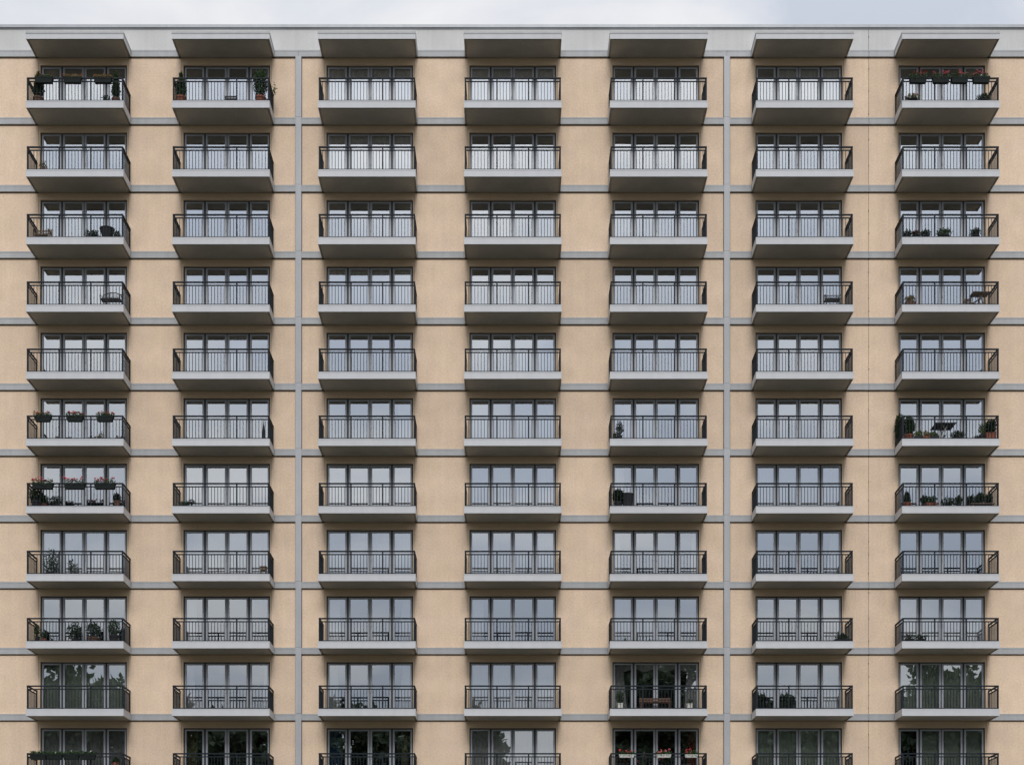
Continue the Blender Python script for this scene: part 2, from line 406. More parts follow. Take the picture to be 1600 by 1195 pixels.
for r in range(1, ROWS + 1):
    zf = ZB[r] + TH; h = ZB[r - 1] - .315 - zf
    key = round(h, 2); h = key
    d = win_meshes(h)
    lint = ZB[r - 1] - zf - h      # lintel zone above
    sb = d['sur'][0]; sb.box(-BAY, BAY, .018, .2, h, h + lint - .045); sb.box(-BAY, BAY, .05, .2, h + lint - .045, h + lint)
    me_sur = sb.mesh('window_surround', 'stucco_trim')
    ms = {}
    for k in ('outer', 'inner'):
        ms['sash', k, 1] = d['sash_' + k].mesh('sash', 'sash'); ms['sash', k, -1] = mirror(d['sash_' + k]).mesh('sash', 'sash')
        ms['pane', k, 1] = d['pane_' + k].mesh('pane', 'glass'); ms['pane', k, -1] = mirror(d['pane_' + k]).mesh('pane', 'glass')
    for k_, me_ in ms.items():
        if k_[0] == 'pane':
            me_.materials.append(M['glass_inner'])
            for p_ in me_.polygons: p_.material_index = 0 if p_.normal.y < -.5 else 1
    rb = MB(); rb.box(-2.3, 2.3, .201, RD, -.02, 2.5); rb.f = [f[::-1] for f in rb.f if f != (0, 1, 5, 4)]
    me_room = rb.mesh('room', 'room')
    hb = MB(); hb.box(-.012, .012, .05, .095, 1.0, 1.04); hb.box(-.012, .012, .04, .055, .92, 1.04); me_hdl = hb.mesh('handle', 'strip')
    for c in range(1, COLS + 1):
        X0 = COLX[c - 1]
        put('window_surround', me_sur, bld, (X0, 0, zf))
        wdw = put('window', d['frame'], bld, (X0, 0, zf))
        for k in ('outer', 'inner'):
            for s in (-1, 1):
                put('sash', ms['sash', k, s], wdw)
                pn = put('pane', ms['pane', k, s], wdw)
                # panes are never perfectly plumb: fractions of a degree
                pn.rotation_euler = (R(rs.gauss(0, .10)), 0, R(rs.gauss(0, .12)))
        put('handle', me_hdl, wdw, (.045 * (1 if c % 2 else -1), 0, 0))
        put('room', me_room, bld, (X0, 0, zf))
for r in range(0, ROWS + 1):
    for c in range(1, COLS + 1):
        X0 = COLX[c - 1]
        if r == 0:
            bal = put('canopy', me_slab, bld, (X0, 0, ZB[0]))
            put('fascia', me_fascia, bal); put('canopy_cap', me_ccap, bal)
            continue
        bal = put('balcony', me_slab, bld, (X0, 0, ZB[r]))
        put('fascia', me_fascia, bal); put('edge_flashing', me_flash, bal)
        put('handrail', me_hand, bal); put('middle_rail', me_mid, bal); put('bottom_rail', me_bot, bal)
        for x in POSTX: put('post', me_post, bal, (x, RY, ZR))
        if r == 10 or (r == 9 and c <= 4):
            for x in balx: put('baluster', me_bal, bal, (x, RY, ZR))
        else: put('front_balusters', me_fbal, bal)['kind'] = 'stuff'
        put('side_balusters', me_sbal, bal)['kind'] = 'stuff'

# ------------------------------------------------------------------ naming helpers for things on the balconies
ROWN = {1: 'top row', 2: 'second row', 3: 'third row', 4: 'fourth row', 5: 'fifth row', 6: 'sixth row', 7: 'seventh row', 8: 'eighth row', 9: 'ninth row', 10: 'tenth row', 11: 'bottom row'}
COLN = {1: 'first column', 2: 'second column', 3: 'third column', 4: 'fourth column', 5: 'fifth column', 6: 'sixth column', 7: 'seventh column'}
def where(r, c): return '%s, %s' % (ROWN[r], COLN[c])
def zfloor(r): return ZB[r] + TH

# ------------------------------------------------------------------ curtains
def curtain(r, c, f0, f1, m, label, drop=0.0, wave=.13, amp=.03, flare=0.0, top=0.0, name='curtain'):
    rn = random.Random(r * 100 + c * 10 + int(f0 * 9))
    x0 = -OH + f0 * 2 * OH; x1 = -OH + f1 * 2 * OH; W = x1 - x0
    h = ZB[r - 1] - .315 - zfloor(r) - .02 - top; z0 = .03 + drop
    nx = max(8, int(W / wave * 6)); nz = 6; b = MB(); ph = rn.uniform(0, 6)
    warp = [rn.uniform(-.3, .3) for _ in range(nx + 1)]
    for j in range(nz + 1):
        v = j / nz; z = z0 + (h - z0) * v
        for i in range(nx + 1):
            u = i / nx; k = 1 + flare * (1 - v)
            xx = (x0 + W * u * k) if f0 < .5 else (x1 - W * (1 - u) * k)
            y = amp * (.7 + .3 * (1 - v)) * (math.sin(2 * math.pi * W * u / wave + ph + warp[i]) + .4 * math.sin(4.3 * W * u / wave + ph))
            b.v.append((xx, y, z))
    for j in range(nz):
        for i in range(nx):
            A = j * (nx + 1) + i; b.f.append((A, A + 1, A + nx + 2, A + nx + 1))
    o = put(name, b.mesh(name, m, True), None, (COLX[c - 1], .255, zfloor(r)))
    tag(o, label, 'curtain', 'curtains behind the windows'); return o
FULL = [(1, 3), (1, 4), (2, 3), (4, 3), (7, 4), (7, 6), (8, 1), (8, 3), (8, 4), (9, 7), (10, 4), (6, 4), (7, 2), (7, 3), (8, 2)]
for r, c in FULL: curtain(r, c, .005, .995, 'sheer', 'white sheer pleated curtain across the whole window, %s, %s' % (ROWN[r], COLN[c]))
PART = [(1, 6, .25, .995), (5, 2, .5, .76), (5, 4, .55, .995), (6, 3, .82, .995), (6, 5, .005, .5), (7, 5, .005, .14),
        (8, 5, .005, .08), (8, 5, .93, .995), (8, 6, .88, .995), (9, 2, .005, .14), (9, 3, .005, .15), (9, 3, .88, .995), (9, 4, .005, .16),
        (9, 5, .005, .5), (9, 6, .8, .995), (10, 2, .005, .1), (10, 2, .93, .995), (10, 3, .005, .11), (10, 3, .88, .995), (10, 6, .76, .995)]
for r, c, a, e2 in PART:
    side = 'left' if a < .2 else 'right'
    wd = 'narrow white curtain drawn to the %s side of the window' % side if e2 - a < .3 else 'white sheer curtain covering the %s part of the window' % side
    curtain(r, c, a, e2, 'sheer', '%s, %s, %s' % (wd, ROWN[r], COLN[c]), flare=.5 if e2 - a < .13 else 0)
curtain(10, 1, .005, .995, 'greenfab', 'pale green curtain across the whole window, tenth row, first column')
curtain(10, 7, .005, .995, 'greenfab', 'pale green curtain across the whole window, tenth row, seventh column')
curtain(11, 1, .005, .995, 'greyfab', 'grey pleated curtain behind dark glass, bottom row, first column', wave=.2, amp=.05)
curtain(11, 2, .03, .15, 'olivefab', 'olive drape at the left edge of a dark window, bottom row, second column')
curtain(11, 3, .04, .16, 'bluefab', 'blue drape at the left edge of a dark window, bottom row, third column')
curtain(11, 3, .86, .93, 'olivefab', 'narrow olive drape at the right of a dark window, bottom row, third column')
curtain(11, 4, .005, .995, 'sheer', 'sheer curtain across the whole window, bottom row, fourth column')
curtain(11, 5, .87, .97, 'redfab', 'dark red drape at the right of a dark window, bottom row, fifth column')
curtain(11, 6, .005, .995, 'greenfab', 'grey-green pleated curtain behind dark glass, bottom row, sixth column', wave=.2, amp=.05)
curtain(10, 5, .005, .12, 'sheer', 'white drape on the left of the dark window with swags, tenth row, fifth column', flare=.5)
curtain(10, 5, .87, .995, 'sheer', 'white drape on the right of the dark window with swags, tenth row, fifth column', flare=.3)
# swagged valance: four scallops
b = MB(); h = ZB[9] - .315 - zfloor(10)
n = 64; x0 = -OH + .06
for i in range(n + 1):
    u = i / n; k = abs(math.sin(math.pi * u * 4)); xx = x0 + u * (2 * OH - .12); yy = .02 * math.sin(u * 60)
    b.v += [(xx, yy * .4, h), (xx, yy * .4, h - .22 - .16 * k)]
for i in range(n): b.f.append((2 * i, 2 * i + 1, 2 * i + 3, 2 * i + 2))
o = put('valance', b.mesh('valance', 'sheer', True), None, (COLX[4], .205, zfloor(10)))
tag(o, 'white scalloped valance hanging at the top of the dark window, tenth row, fifth column', 'curtain', 'curtains behind the windows')
# roller blinds of slats in the bottom right window
bl = bpy.data.objects.new('venetian_blind', None); col.objects.link(bl); bl.location = (COLX[6], .28, zfloor(11))
tag(bl, 'pale green horizontal blind over three panes, bottom row, seventh column', 'blind')
h = ZB[10] - .315 - zfloor(11)
sl = MB(); sl.v = [(-.9, -.015, -.028), (OH, -.015, -.028), (OH, .012, .028), (-.9, .012, .028), (-.9, -.012, -.03), (OH, -.012, -.03), (OH, .015, .026), (-.9, .015, .026)]
sl.f = [(0, 1, 2, 3), (7, 6, 5, 4), (0, 4, 5, 1), (3, 2, 6, 7)]
me = sl.mesh('slat', 'greenfab'); z = .08
while z < h - .04: put('slat', me, bl, (0, 0, z)); z += .052

# ------------------------------------------------------------------ plants and furniture
def leafcloud(b, rnd, n, c, rad, s, shape='ball', up=.4):
    for _ in range(n):
        while True:
            p = Vector((rnd.uniform(-1, 1), rnd.uniform(-1, 1), rnd.uniform(-1, 1)))
            if p.length < 1: break
        if shape == 'cone':
            k = (1 - (p.z + 1) / 2) * 1.15 + .08; p.x *= k; p.y *= k
        elif shape == 'shell' and p.length < .45: p = p.normalized() * rnd.uniform(.5, 1)
        b.leaf((c[0] + p.x * rad[0], c[1] + p.y * rad[1], c[2] + p.z * rad[2]), s * rnd.uniform(.6, 1.3), rnd, up)
NP = [0]
def rng(): NP[0] += 1; return random.Random(1000 + NP[0])

def potted(r, c, px, ptop, y, width, label, shape='ball', leaf='leaf', pot='terracotta', pw=None, ph=None, dens=1.0, flower=None, ls=.085, name='potted_plant', cat='plant', square=False):
    rnd = rng(); zf = zfloor(r); x = X(px, y); H = max(.22, Z(ptop, y) - zf); wm = width / S
    pw = pw or min(.22, wm * .42); ph = ph or min(.3, H * .38)
    t = bpy.data.objects.new(name, None); col.objects.link(t); t.location = (x, y, zf + .003)
    b = MB()
    if square: b.frustum(0, 0, 0, ph, pw * .9, min(.14, pw), pw, min(.16, pw)); b.frustum(0, 0, ph - .03, ph + .01, pw + .012, min(.16, pw) + .012, pw + .012, min(.16, pw) + .012)
    else: b.lathe(0, 0, [(pw * .68, 0), (pw * .95, ph * .8), (pw * 1.06, ph * .8), (pw * 1.08, ph), (pw * .96, ph), (pw * .9, ph * .9)], 12)
    put('pot', b.mesh('pot', pot), t)
    b = MB()
    for _ in range(4):
        b.tube([(0, 0, ph * .85), (rnd.uniform(-.03, .03), rnd.uniform(-.03, .03), (ph + H) / 2), (rnd.uniform(-.25, .25) * wm, rnd.uniform(-.2, .2) * wm, H * .93)], [.012, .009, .004], 5)
    put('stem', b.mesh('stem', 'bark'), t)
    b = MB(); ry = min(wm / 2, .33)
    hz = (H - ph * .9) / 2
    n = int(dens * max(60, 2600 * wm * (2 * hz)))
    leafcloud(b, rnd, min(n, 1500), (0, 0, ph * .85 + hz), (wm / 2, ry, hz), ls, shape)
    put('foliage', b.mesh('foliage', leaf), t)
    if flower:
        b = MB()
        for _ in range(int(8 + wm * 40)):
            a = rnd.uniform(0, 6.28); k = rnd.uniform(.3, 1); zz = rnd.uniform(.1, 1)
            b.blob((math.cos(a) * k * wm / 2, math.sin(a) * k * ry, ph * .85 + hz + hz * zz * math.sqrt(max(.05, 1 - k * k * .8))), rnd.uniform(.022, .04))
        put('flowers', b.mesh('flowers', flower), t)
    tag(t, label, cat, 'plants on the balconies'); return t

def flowerbox(r, c, px, width, label, flower, leaf='leaf', box='planter', ztop=.93, high=.17, amount=1.0, hgt=.24, taper=.9, dry=0):
    rnd = rng(); y = -DEP - .055; zf = zfloor(r); wm = width / S / 1.02; x = X(px, y)
    t = bpy.data.objects.new('flower_box', None); col.objects.link(t); t.location = (x, y, zf + ztop - hgt)
    b = MB(); b.frustum(0, 0, 0, hgt * .72, wm / 2 * taper, .075, wm / 2 * .97, .088); b.frustum(0, 0, hgt * .72, hgt, wm / 2, .095, wm / 2 * 1.01, .098)
    put('planter', b.mesh('planter', box), t)
    b = MB()
    for s in (-1, 1): b.tube([(s * wm * .3, -.1, hgt + .005), (s * wm * .3, .02, hgt + .012), (s * wm * .3, .14, hgt + .01), (s * wm * .3, .145, hgt - .06)], .006, 5)
    put('hook', b.mesh('hook', 'blackmetal'), t)
    b = MB()
    for k in range(7):
        cx = (k / 6 - .5) * wm * .82; leafcloud(b, rnd, 40, (cx + rnd.uniform(-.02, .02), rnd.uniform(-.03, .03), hgt + high * rnd.uniform(.2, .45)), (.085, .1, high * .5), .06, up=.7)
        leafcloud(b, rnd, 5, (cx, -.09, hgt - .03), (.07, .04, .06), .055, up=-.4)
    put('foliage', b.mesh('foliage', leaf), t)
    if flower:
        b = MB()
        for q in range(int(wm * 20 * amount)):
            px_ = rnd.uniform(-.5, .5) * wm; pz = hgt + high * rnd.uniform(.45, 1.25); py_ = rnd.uniform(-.1, .08)
            for _ in range(6): b.blob((px_ + rnd.gauss(0, .02), py_ + rnd.gauss(0, .018), pz + rnd.gauss(0, .018)), rnd.uniform(.018, .034))
        put('flowers', b.mesh('flowers', flower), t)
    tag(t, label, 'flower box', 'flower boxes hooked on the railings'); return t

def thing(name, r, px, y, label, cat, rz=0, group=None):
    t = bpy.data.objects.new(name, None); col.objects.link(t); t.location = (X(px, y), y, zfloor(r) + .003); t.rotation_euler = (0, 0, rz)
    return tag(t, label, cat, group)

# --- top row, first column
flowerbox(1, 1, 69, 28, 'dark box of drooping greenery, leftmost of three, top row, first column', 'orange', 'leaf', amount=.35, high=.12)
flowerbox(1, 1, 113.5, 28, 'dark box of orange blooms, middle one of three, top row, first column', 'orange', 'leafdry', high=.12, amount=.45)
flowerbox(1, 1, 161, 28, 'dark box of orange blooms, rightmost of three, top row, first column', 'orange', 'leafdry', high=.11, amount=.45)
potted(1, 1, 60, 112, -.95, 20, 'dark conifer in a brown pot at the left corner, top row, first column', 'cone', 'leafdark', 'brownpot', dens=1.3)
potted(1, 1, 181, 110, -.9, 15, 'slim conifer in a brown pot at the right corner, top row, first column', 'cone', 'leaf', 'brownpot', dens=1.5)
potted(1, 1, 165.5, 150, -.95, 12, 'small dark pot of low greenery on the floor, top row, first column', 'ball', 'leafdark', 'blackpot', dens=.5)
# --- top row, second column
potted(1, 2, 283, 112.5, -1.0, 20, 'leafy bush in a terracotta pot at the left corner, top row, second column', 'cone', 'leaf', 'terracotta', pw=.22, dens=1.5)
potted(1, 2, 407, 108, -1.0, 22, 'tall light bush in a terracotta pot, right corner, top row, second column', 'shell', 'leaf', 'terracotta', pw=.22, dens=1.1)
t = thing('crate', 1, 361, -1.05, 'low dark slatted crate on the floor, top row, second column', 'crate')
for k in range(3):
    for s in (-1, 1): b = MB(); b.box(-.23, .23, s * .13 - .008, s * .13 + .008, .02 + k * .09, .085 + k * .09); put('slat', b.mesh('slat', 'blackpot'), t)
b = MB()
for s in (-1, 1): b.box(s * .23 - .012, s * .23 + .012, -.12, .12, 0, .28)
b.box(-.215, .215, -.115, .115, .005, .02); put('crate_end', b.mesh('crate_end', 'blackpot'), t)
rnd = rng(); b = MB(); y = -.55
t = bpy.data.objects.new('trailing_plant', None); col.objects.link(t); t.location = (X(428.5, y), y, zfloor(1))
b.tube([(-.06, 0, .45), (0, 0, .75), (.02, -.1, 1.0), (.03, -.15, 1.12)], [.008, .007, .005, .003], 5); put('stem', b.mesh('stem', 'bark'), t)
b = MB(); leafcloud(b, rnd, 45, (.02, -.06, .85), (.1, .12, .3), .08); put('foliage', b.mesh('foliage', 'leaf'), t)
tag(t, 'thin leafy twig growing out past the side railing, top row, second column', 'plant', 'plants on the balconies')
# --- top row, seventh column
for px, wd in ((1434.5, 'leftmost of four'), (1470, 'second of four'), (1499, 'third of four'), (1533, 'rightmost of four')):
    flowerbox(1, 7, px, 26.5, 'dark box of pink and red geraniums, %s, top row, seventh column' % wd, 'red' if px in (1434.5,) else 'pink', 'leaf', high=.22, amount=.75)
potted(1, 7, 1425, 150, -1.1, 24, 'low leafy bowl at the left end of the floor, top row, seventh column', 'ball', 'leaflight', 'blackpot', dens=.7, flower='pink')
potted(1, 7, 1537, 150, -1.0, 22, 'low dark leafy bowl at the right end of the floor, top row, seventh column', 'ball', 'leafdark', 'blackpot', dens=1.0)
# --- second to fourth row, first column
potted(2, 1, 68, 253, -.9, 14, 'small spindly plant on the floor, second row, first column', 'ball', 'leafdry', 'brownpot', dens=.25)
def lattice_chair(r, px, y, w_, h_, label, m='greywood', rz=0):
    t = thing('garden_chair', r, px, y, label, 'chair', rz, 'garden seats on the balconies'); a = w_ / 2
    for sx in (-1, 1):
        b = MB(); b.box(sx * a - .02, sx * a + .02, -.25, -.21, 0, h_ * .7); put('leg', b.mesh('leg', m), t)
        b = MB(); b.box(sx * a - .02, sx * a + .02, .21, .25, 0, h_); put('leg', b.mesh('leg', m), t)
        b = MB(); b.box(sx * a - .025, sx * a + .025, -.27, .2, h_ * .7, h_ * .7 + .03); put('armrest', b.mesh('armrest', m), t)
    for k in range(5): b = MB(); b.box(-a + .022, a - .022, -.22 + k * .09, -.15 + k * .09, h_ * .45, h_ * .45 + .025); put('seat_slat', b.mesh('seat_slat', m), t)
    for k in range(3): b = MB(); b.box(-a + .022, a - .022, .215, .235, h_ * .58 + k * h_ * .14, h_ * .66 + k * h_ * .14); put('back_slat', b.mesh('back_slat', m), t)
    b = MB()
    for k in range(6): x = -a + .05 + k * (2 * a - .1) / 5; b.box(x - .01, x + .01, .236, .25, h_ * .5, h_); 
    put('back_bars', b.mesh('back_bars', m), t); return t
lattice_chair(3, 66.5, -.55, .62, .80, 'slatted brown wooden armchair at the left corner, third row, first column')
potted(3, 1, 139, 361, -.9, 14, 'small loose plant beside another, left of the tub chair, third row, first column', 'ball', 'leafdark', 'blackpot', dens=.45)
potted(3, 1, 148, 360, -.8, 12, 'small dark plant next to the tub chair, third row, first column', 'ball', 'leafdark', 'blackpot', dens=.6)
t = thing('tub_chair', 3, 167.5, -.8, 'dark wicker tub chair flaring upwards, third row, first column', 'chair', 0, 'garden seats on the balconies')
b = MB(); b.lathe(0, 0, [(.19, .08), (.22, .26), (.29, .52), (.32, .58), (.29, .58), (.25, .40), (.05, .36)], 20); put('shell', b.mesh('shell', 'canvas'), t)
for a in range(4):
    b = MB(); b.tube([(.15 * math.cos(a * 1.57 + .8), .15 * math.sin(a * 1.57 + .8), .1), (.19 * math.cos(a * 1.57 + .8), .19 * math.sin(a * 1.57 + .8), 0)], .018); put('leg', b.mesh('leg', 'blackmetal'), t)
b = MB(); b.lathe(0, 0, [(.2, .37), (.24, .39), (.22, .43), (.05, .44)], 16); put('cushion', b.mesh('cushion', 'blackpot'), t)
potted(3, 1, 182, 362, -.95, 13, 'small dark plant at the right corner by the tub chair, third row, first column', 'ball', 'leafdark', 'blackpot', dens=.6)
def wire_bench(r, px, y, w_, label, arched=True, name='wire_bench', cat='bench'):
    t = thing(name, r, px, y, label, cat, 0, 'garden seats on the balconies'); a = w_ / 2
    for sx in (-1, 1):
        for yy in (-.22, .2): b = MB(); b.tube([(sx * a * .95, yy, 0), (sx * a * .9, yy, .42)], .014); put('leg', b.mesh('leg', 'blackmetal'), t)
        b = MB(); b.tube([(sx * a, -.22, .4), (sx * a, -.22, .58), (sx * a, .2, .62)], .014); put('armrest', b.mesh('armrest', 'blackmetal'), t)
    b = MB()
    for k in range(9): yy = -.22 + k * .05; b.box(-a, a, yy - .014, yy + .014, .41, .425)
    put('seat', b.mesh('seat', 'blackmetal'), t)
    b = MB(); top = lambda u: .72 + (.12 * math.sin(math.pi * u) if arched else 0)
    b.tube([(-a + 2 * a * k / 12, .22, top(k / 12)) for k in range(13)], .016)
    b.tube([(-a, .22, .5), (a, .22, .5)], .012)
    nn = int(w_ / .055)
    for k in range(nn + 1):
        u = k / nn; b.tube([(-a + 2 * a * u, .22, .42), (-a + 2 * a * u, .22, top(u))], .008, 4)
    for k in range(int(w_ / .16)):
        cx = -a + .1 + k * .16; b.tube([(cx + .06 * math.cos(q * .9), .215, .61 + .06 * math.sin(q * .9)) for q in range(8)], .008, 4)
    put('backrest', b.mesh('backrest', 'blackmetal'), t); return t
wire_bench(4, 174, -.75, .84, 'black scrolled metal bench with an arched back, fourth row, first column')
# --- sixth and seventh row, first column
for px, wd in ((67, 'leftmost of three'), (117, 'middle one of three'), (164, 'rightmost of three')):
    flowerbox(6, 1, px, 27, 'dark box of orange-red blooms, %s on the railing, sixth row, first column' % wd, 'orange' if px != 117 else 'red', 'leaf', high=.15, amount=.8, taper=.8)
    flowerbox(7, 1, px, 33, 'dark box of bright pink geraniums, %s, seventh row, first column' % wd, 'pink', 'leaf', high=.20, amount=1.0)
potted(6, 1, 158, 676, -.7, 11, 'tiny plant in a pale pot on the floor, sixth row, first column', 'ball', 'leafdry', 'planterwhite', dens=.3, ph=.12)
potted(7, 1, 57, 764, -.95, 22, 'dense dark plant in the left corner, seventh row, first column', 'ball', 'leafdark', 'blackpot', dens=.9)
potted(7, 1, 66, 773, -.7, 20, 'leafy plant in a terracotta pot behind the corner plant, seventh row, first column', 'ball', 'leaf', 'terracotta', dens=.8)
potted(7, 1, 88, 774, -.5, 20, 'low dark plant by the left pane, seventh row, first column', 'ball', 'leafdark', 'blackpot', dens=.5)
potted(7, 1, 183, 771, -.85, 12, 'narrow brown pot with a small plant at the right corner, seventh row, first column', 'ball', 'leafdark', 'brownpot', ph=.35)
# --- eighth and ninth row, first column
potted(8, 1, 80, 857, -.25, 25, 'airy shrub in front of the left pane, eighth row, first column', 'ball', 'leafdark', 'blackpot', dens=.2)
potted(8, 1, 111, 872, -.2, 9, 'thin twiggy plant next to the airy shrub, eighth row, first column', 'ball', 'leafdark', 'blackpot', dens=.25)
potted(9, 1, 58, 974, -.55, 9, 'slender climbing plant by the left railing, ninth row, first column', 'ball', 'leaf', 'blackpot', dens=.6)
potted(9, 1, 69, 987, -.85, 9, 'dark little plant in a small terracotta pot, ninth row, first column', 'ball', 'leafdark', 'terracotta', ph=.2, pw=.1)
potted(9, 1, 109, 993, -.95, 6, 'small white bowl on the floor, ninth row, first column', 'ball', 'leafdark', 'planterwhite', dens=.2, ph=.16)
potted(9, 1, 116, 972, -.3, 24, 'wide dark shrub in front of the second pane, ninth row, first column', 'ball', 'leafdark', 'blackpot', dens=.4)
potted(9, 1, 146, 971, -.6, 21, 'reddish shrub in a wide brown pot, ninth row, first column', 'ball', 'leafdark', 'brownpot', pw=.24, dens=.5)
potted(9, 1, 178, 968, -.7, 19, 'tall green shrub in a black tub at the right, ninth row, first column', 'shell', 'leaf', 'blackpot', pw=.2, ph=.38, dens=.55)
# --- bottom row, first column
for k, px in enumerate((60, 85.5, 111.5, 137)):
    flowerbox(11, 1, px, 25, 'dark box of dense greenery with white blooms, %s of four, bottom row, first column' % ('first', 'second', 'third', 'fourth')[k], 'whitepetal', 'leaf', high=.13, amount=.12)
potted(11, 1, 181, 1181, -1.0, 12, 'plant in a reddish pot behind the railing, bottom row, first column', 'ball', 'leaf', 'terracotta', ph=.62, pw=.14)
# --- third and fourth row, seventh column
potted(3, 7, 1418, 361, -1.0, 13, 'first of five low plants along the floor, third row, seventh column', 'ball', 'leafdark', 'blackpot', dens=1.0)
potted(3, 7, 1431, 361, -1.0, 12, 'low plant full of red blooms, third row, seventh column', 'ball', 'leafdark', 'blackpot', flower='red', dens=.8)
potted(3, 7, 1446, 360, -1.0, 15, 'dark low plant beside the red blooms, third row, seventh column', 'ball', 'leafdark', 'blackpot', dens=.9)
potted(3, 7, 1475, 359, -1.0, 24, 'wide low plant near the middle of the floor, third row, seventh column', 'ball', 'leaf', 'blackpot', dens=.8)
potted(3, 7, 1523.5, 358, -1.0, 16, 'low dark plant by the right pane, third row, seventh column', 'ball', 'leafdark', 'blackpot', dens=.9)
potted(4, 7, 1422, 463, -1.0, 17, 'yellowing plant in a square brown box, fourth row, seventh column', 'ball', 'leafdry', 'brownpot', dens=.8, square=True, pw=.2, ph=.2)
def folding_table(r, px, y, w_, d_, h_, label, top='blackmetal', leg='blackmetal', name='folding_table'):
    t = thing(name, r, px, y, label, 'table'); a, e3 = w_ / 2, d_ / 2
    b = MB(); b.box(-a, a, -e3, e3, h_ - .025, h_); put('table_top', b.mesh('table_top', top), t)
    b = MB(); b.box(-a - .008, a + .008, -e3 - .008, -e3, h_ - .05, h_ - .002); b.box(-a - .008, a + .008, e3, e3 + .008, h_ - .05, h_ - .002); put('apron', b.mesh('apron', top), t)
    for yy in (-e3 * .6, e3 * .6):
        for s in (-1, 1): b = MB(); b.tube([(s * a * .55, yy, 0), (-s * a * .25, yy, h_ - .03)], .018); put('leg', b.mesh('leg', leg), t)
    return t
folding_table(4, 1531, -.8, .72, .45, .68, 'brown wooden folding table at the right corner, fourth row, seventh column', 'greywood', 'greywood')
lattice_chair(4, 1517, -.45, .42, .72, 'small wooden folding chair beside the folding table, fourth row, seventh column', 'greywood', R(25))
wire_bench(4, 1300, -.75, .64, 'black lattice metal seat with a straight back, fourth row, sixth column', False, 'garden_chair', 'chair')
# --- sixth row, seventh column
potted(6, 7, 1406, 646, -.35, 15, 'dark round topped shrub against the left railing, sixth row, seventh column', 'shell', 'leafdark', 'blackpot', dens=1.4)
potted(6, 7, 1420.5, 650, -.95, 16, 'green shrub in a red terracotta pot, sixth row, seventh column', 'shell', 'leaf', 'terracotta', pw=.2, ph=.27, dens=1.4)
for k, px in enumerate((1434, 1446, 1458)):
    potted(6, 7, px, 674 + (0 if k else -1), -1.08, 14, '%s of three low trays of yellow-green plants, sixth row, seventh column' % ('first', 'second', 'third')[k], 'ball', ('leaflight', 'leafdry', 'leaflight')[k], 'terracotta' if k == 1 else 'blackpot', dens=.9, square=True, ph=.12, pw=.16, ls=.07)
folding_table(6, 1474, -.62, .86, .8, .78, 'dark table on white crossed legs in the middle, sixth row, seventh column', 'blackmetal', 'whitemetal', 'balcony_table')
potted(6, 7, 1496, 675, -.9, 22, 'wide dark low plant right of the table, sixth row, seventh column', 'ball', 'leafdark', 'blackpot', dens=.9)
potted(6, 7, 1534, 662, -.9, 9, 'slender yellowish plant near the right corner, sixth row, seventh column', 'ball', 'leaflight', 'blackpot', dens=.5)
potted(6, 7, 1547, 656, -.85, 17, 'dark shrub in a reddish box at the right corner, sixth row, seventh column', 'shell', 'leafdark', 'terracotta', dens=1.3, square=True, pw=.2, ph=.36)
# --- seventh row, seventh column
potted(7, 7, 1417, 768, -.95, 14, 'dark bush in a terracotta pot at the left corner, seventh row, seventh column', 'cone', 'leafdark', 'terracotta', pw=.2, ph=.22, dens=1.6)
potted(7, 7, 1444, 774, -.8, 11, 'dark upright bush in a black pot, seventh row, seventh column', 'ball', 'leafdark', 'blackpot', dens=1.5)
potted(7, 7, 1455, 776, -.95, 16, 'spreading plant in a long terracotta box, seventh row, seventh column', 'ball', 'leaf', 'terracotta', dens=.8, square=True, pw=.22, ph=.2)
potted(7, 7, 1482, 777, -.7, 26, 'thin low greenery in the middle of the floor, seventh row, seventh column', 'ball', 'leafdark', 'planterwhite', dens=.4, ph=.12)
potted(7, 7, 1498, 774, -.8, 10, 'dark bush beside the post in the middle, seventh row, seventh column', 'ball', 'leafdark', 'blackpot', dens=1.4)
potted(7, 7, 1517, 774, -.6, 16, 'dark bush behind the wooden tray, seventh row, seventh column', 'ball', 'leafdark', 'blackpot', dens=1.1)
potted(7, 7, 1531, 770, -.55, 14, 'taller dark bush by the right pane, seventh row, seventh column', 'ball', 'leafdark', 'blackpot', dens=1.2)
potted(7, 7, 1545, 771, -.55, 12, 'dark bush against the right railing, seventh row, seventh column', 'ball', 'leafdark', 'brownpot', dens=1.2)
t = thing('low_bench', 7, 1534, -.95, 'low brown wooden plank bench at the right, seventh row, seventh column', 'bench')
for k in range(3): b = MB(); b.box(-.5, .5, -.15 + k * .1, -.06 + k * .1, .17, .2); put('plank', b.mesh('plank', 'greywood'), t)
for s in (-1, 1): b = MB(); b.box(s * .4 - .02, s * .4 + .02, -.13, .13, 0, .17); put('leg', b.mesh('leg', 'greywood'), t)
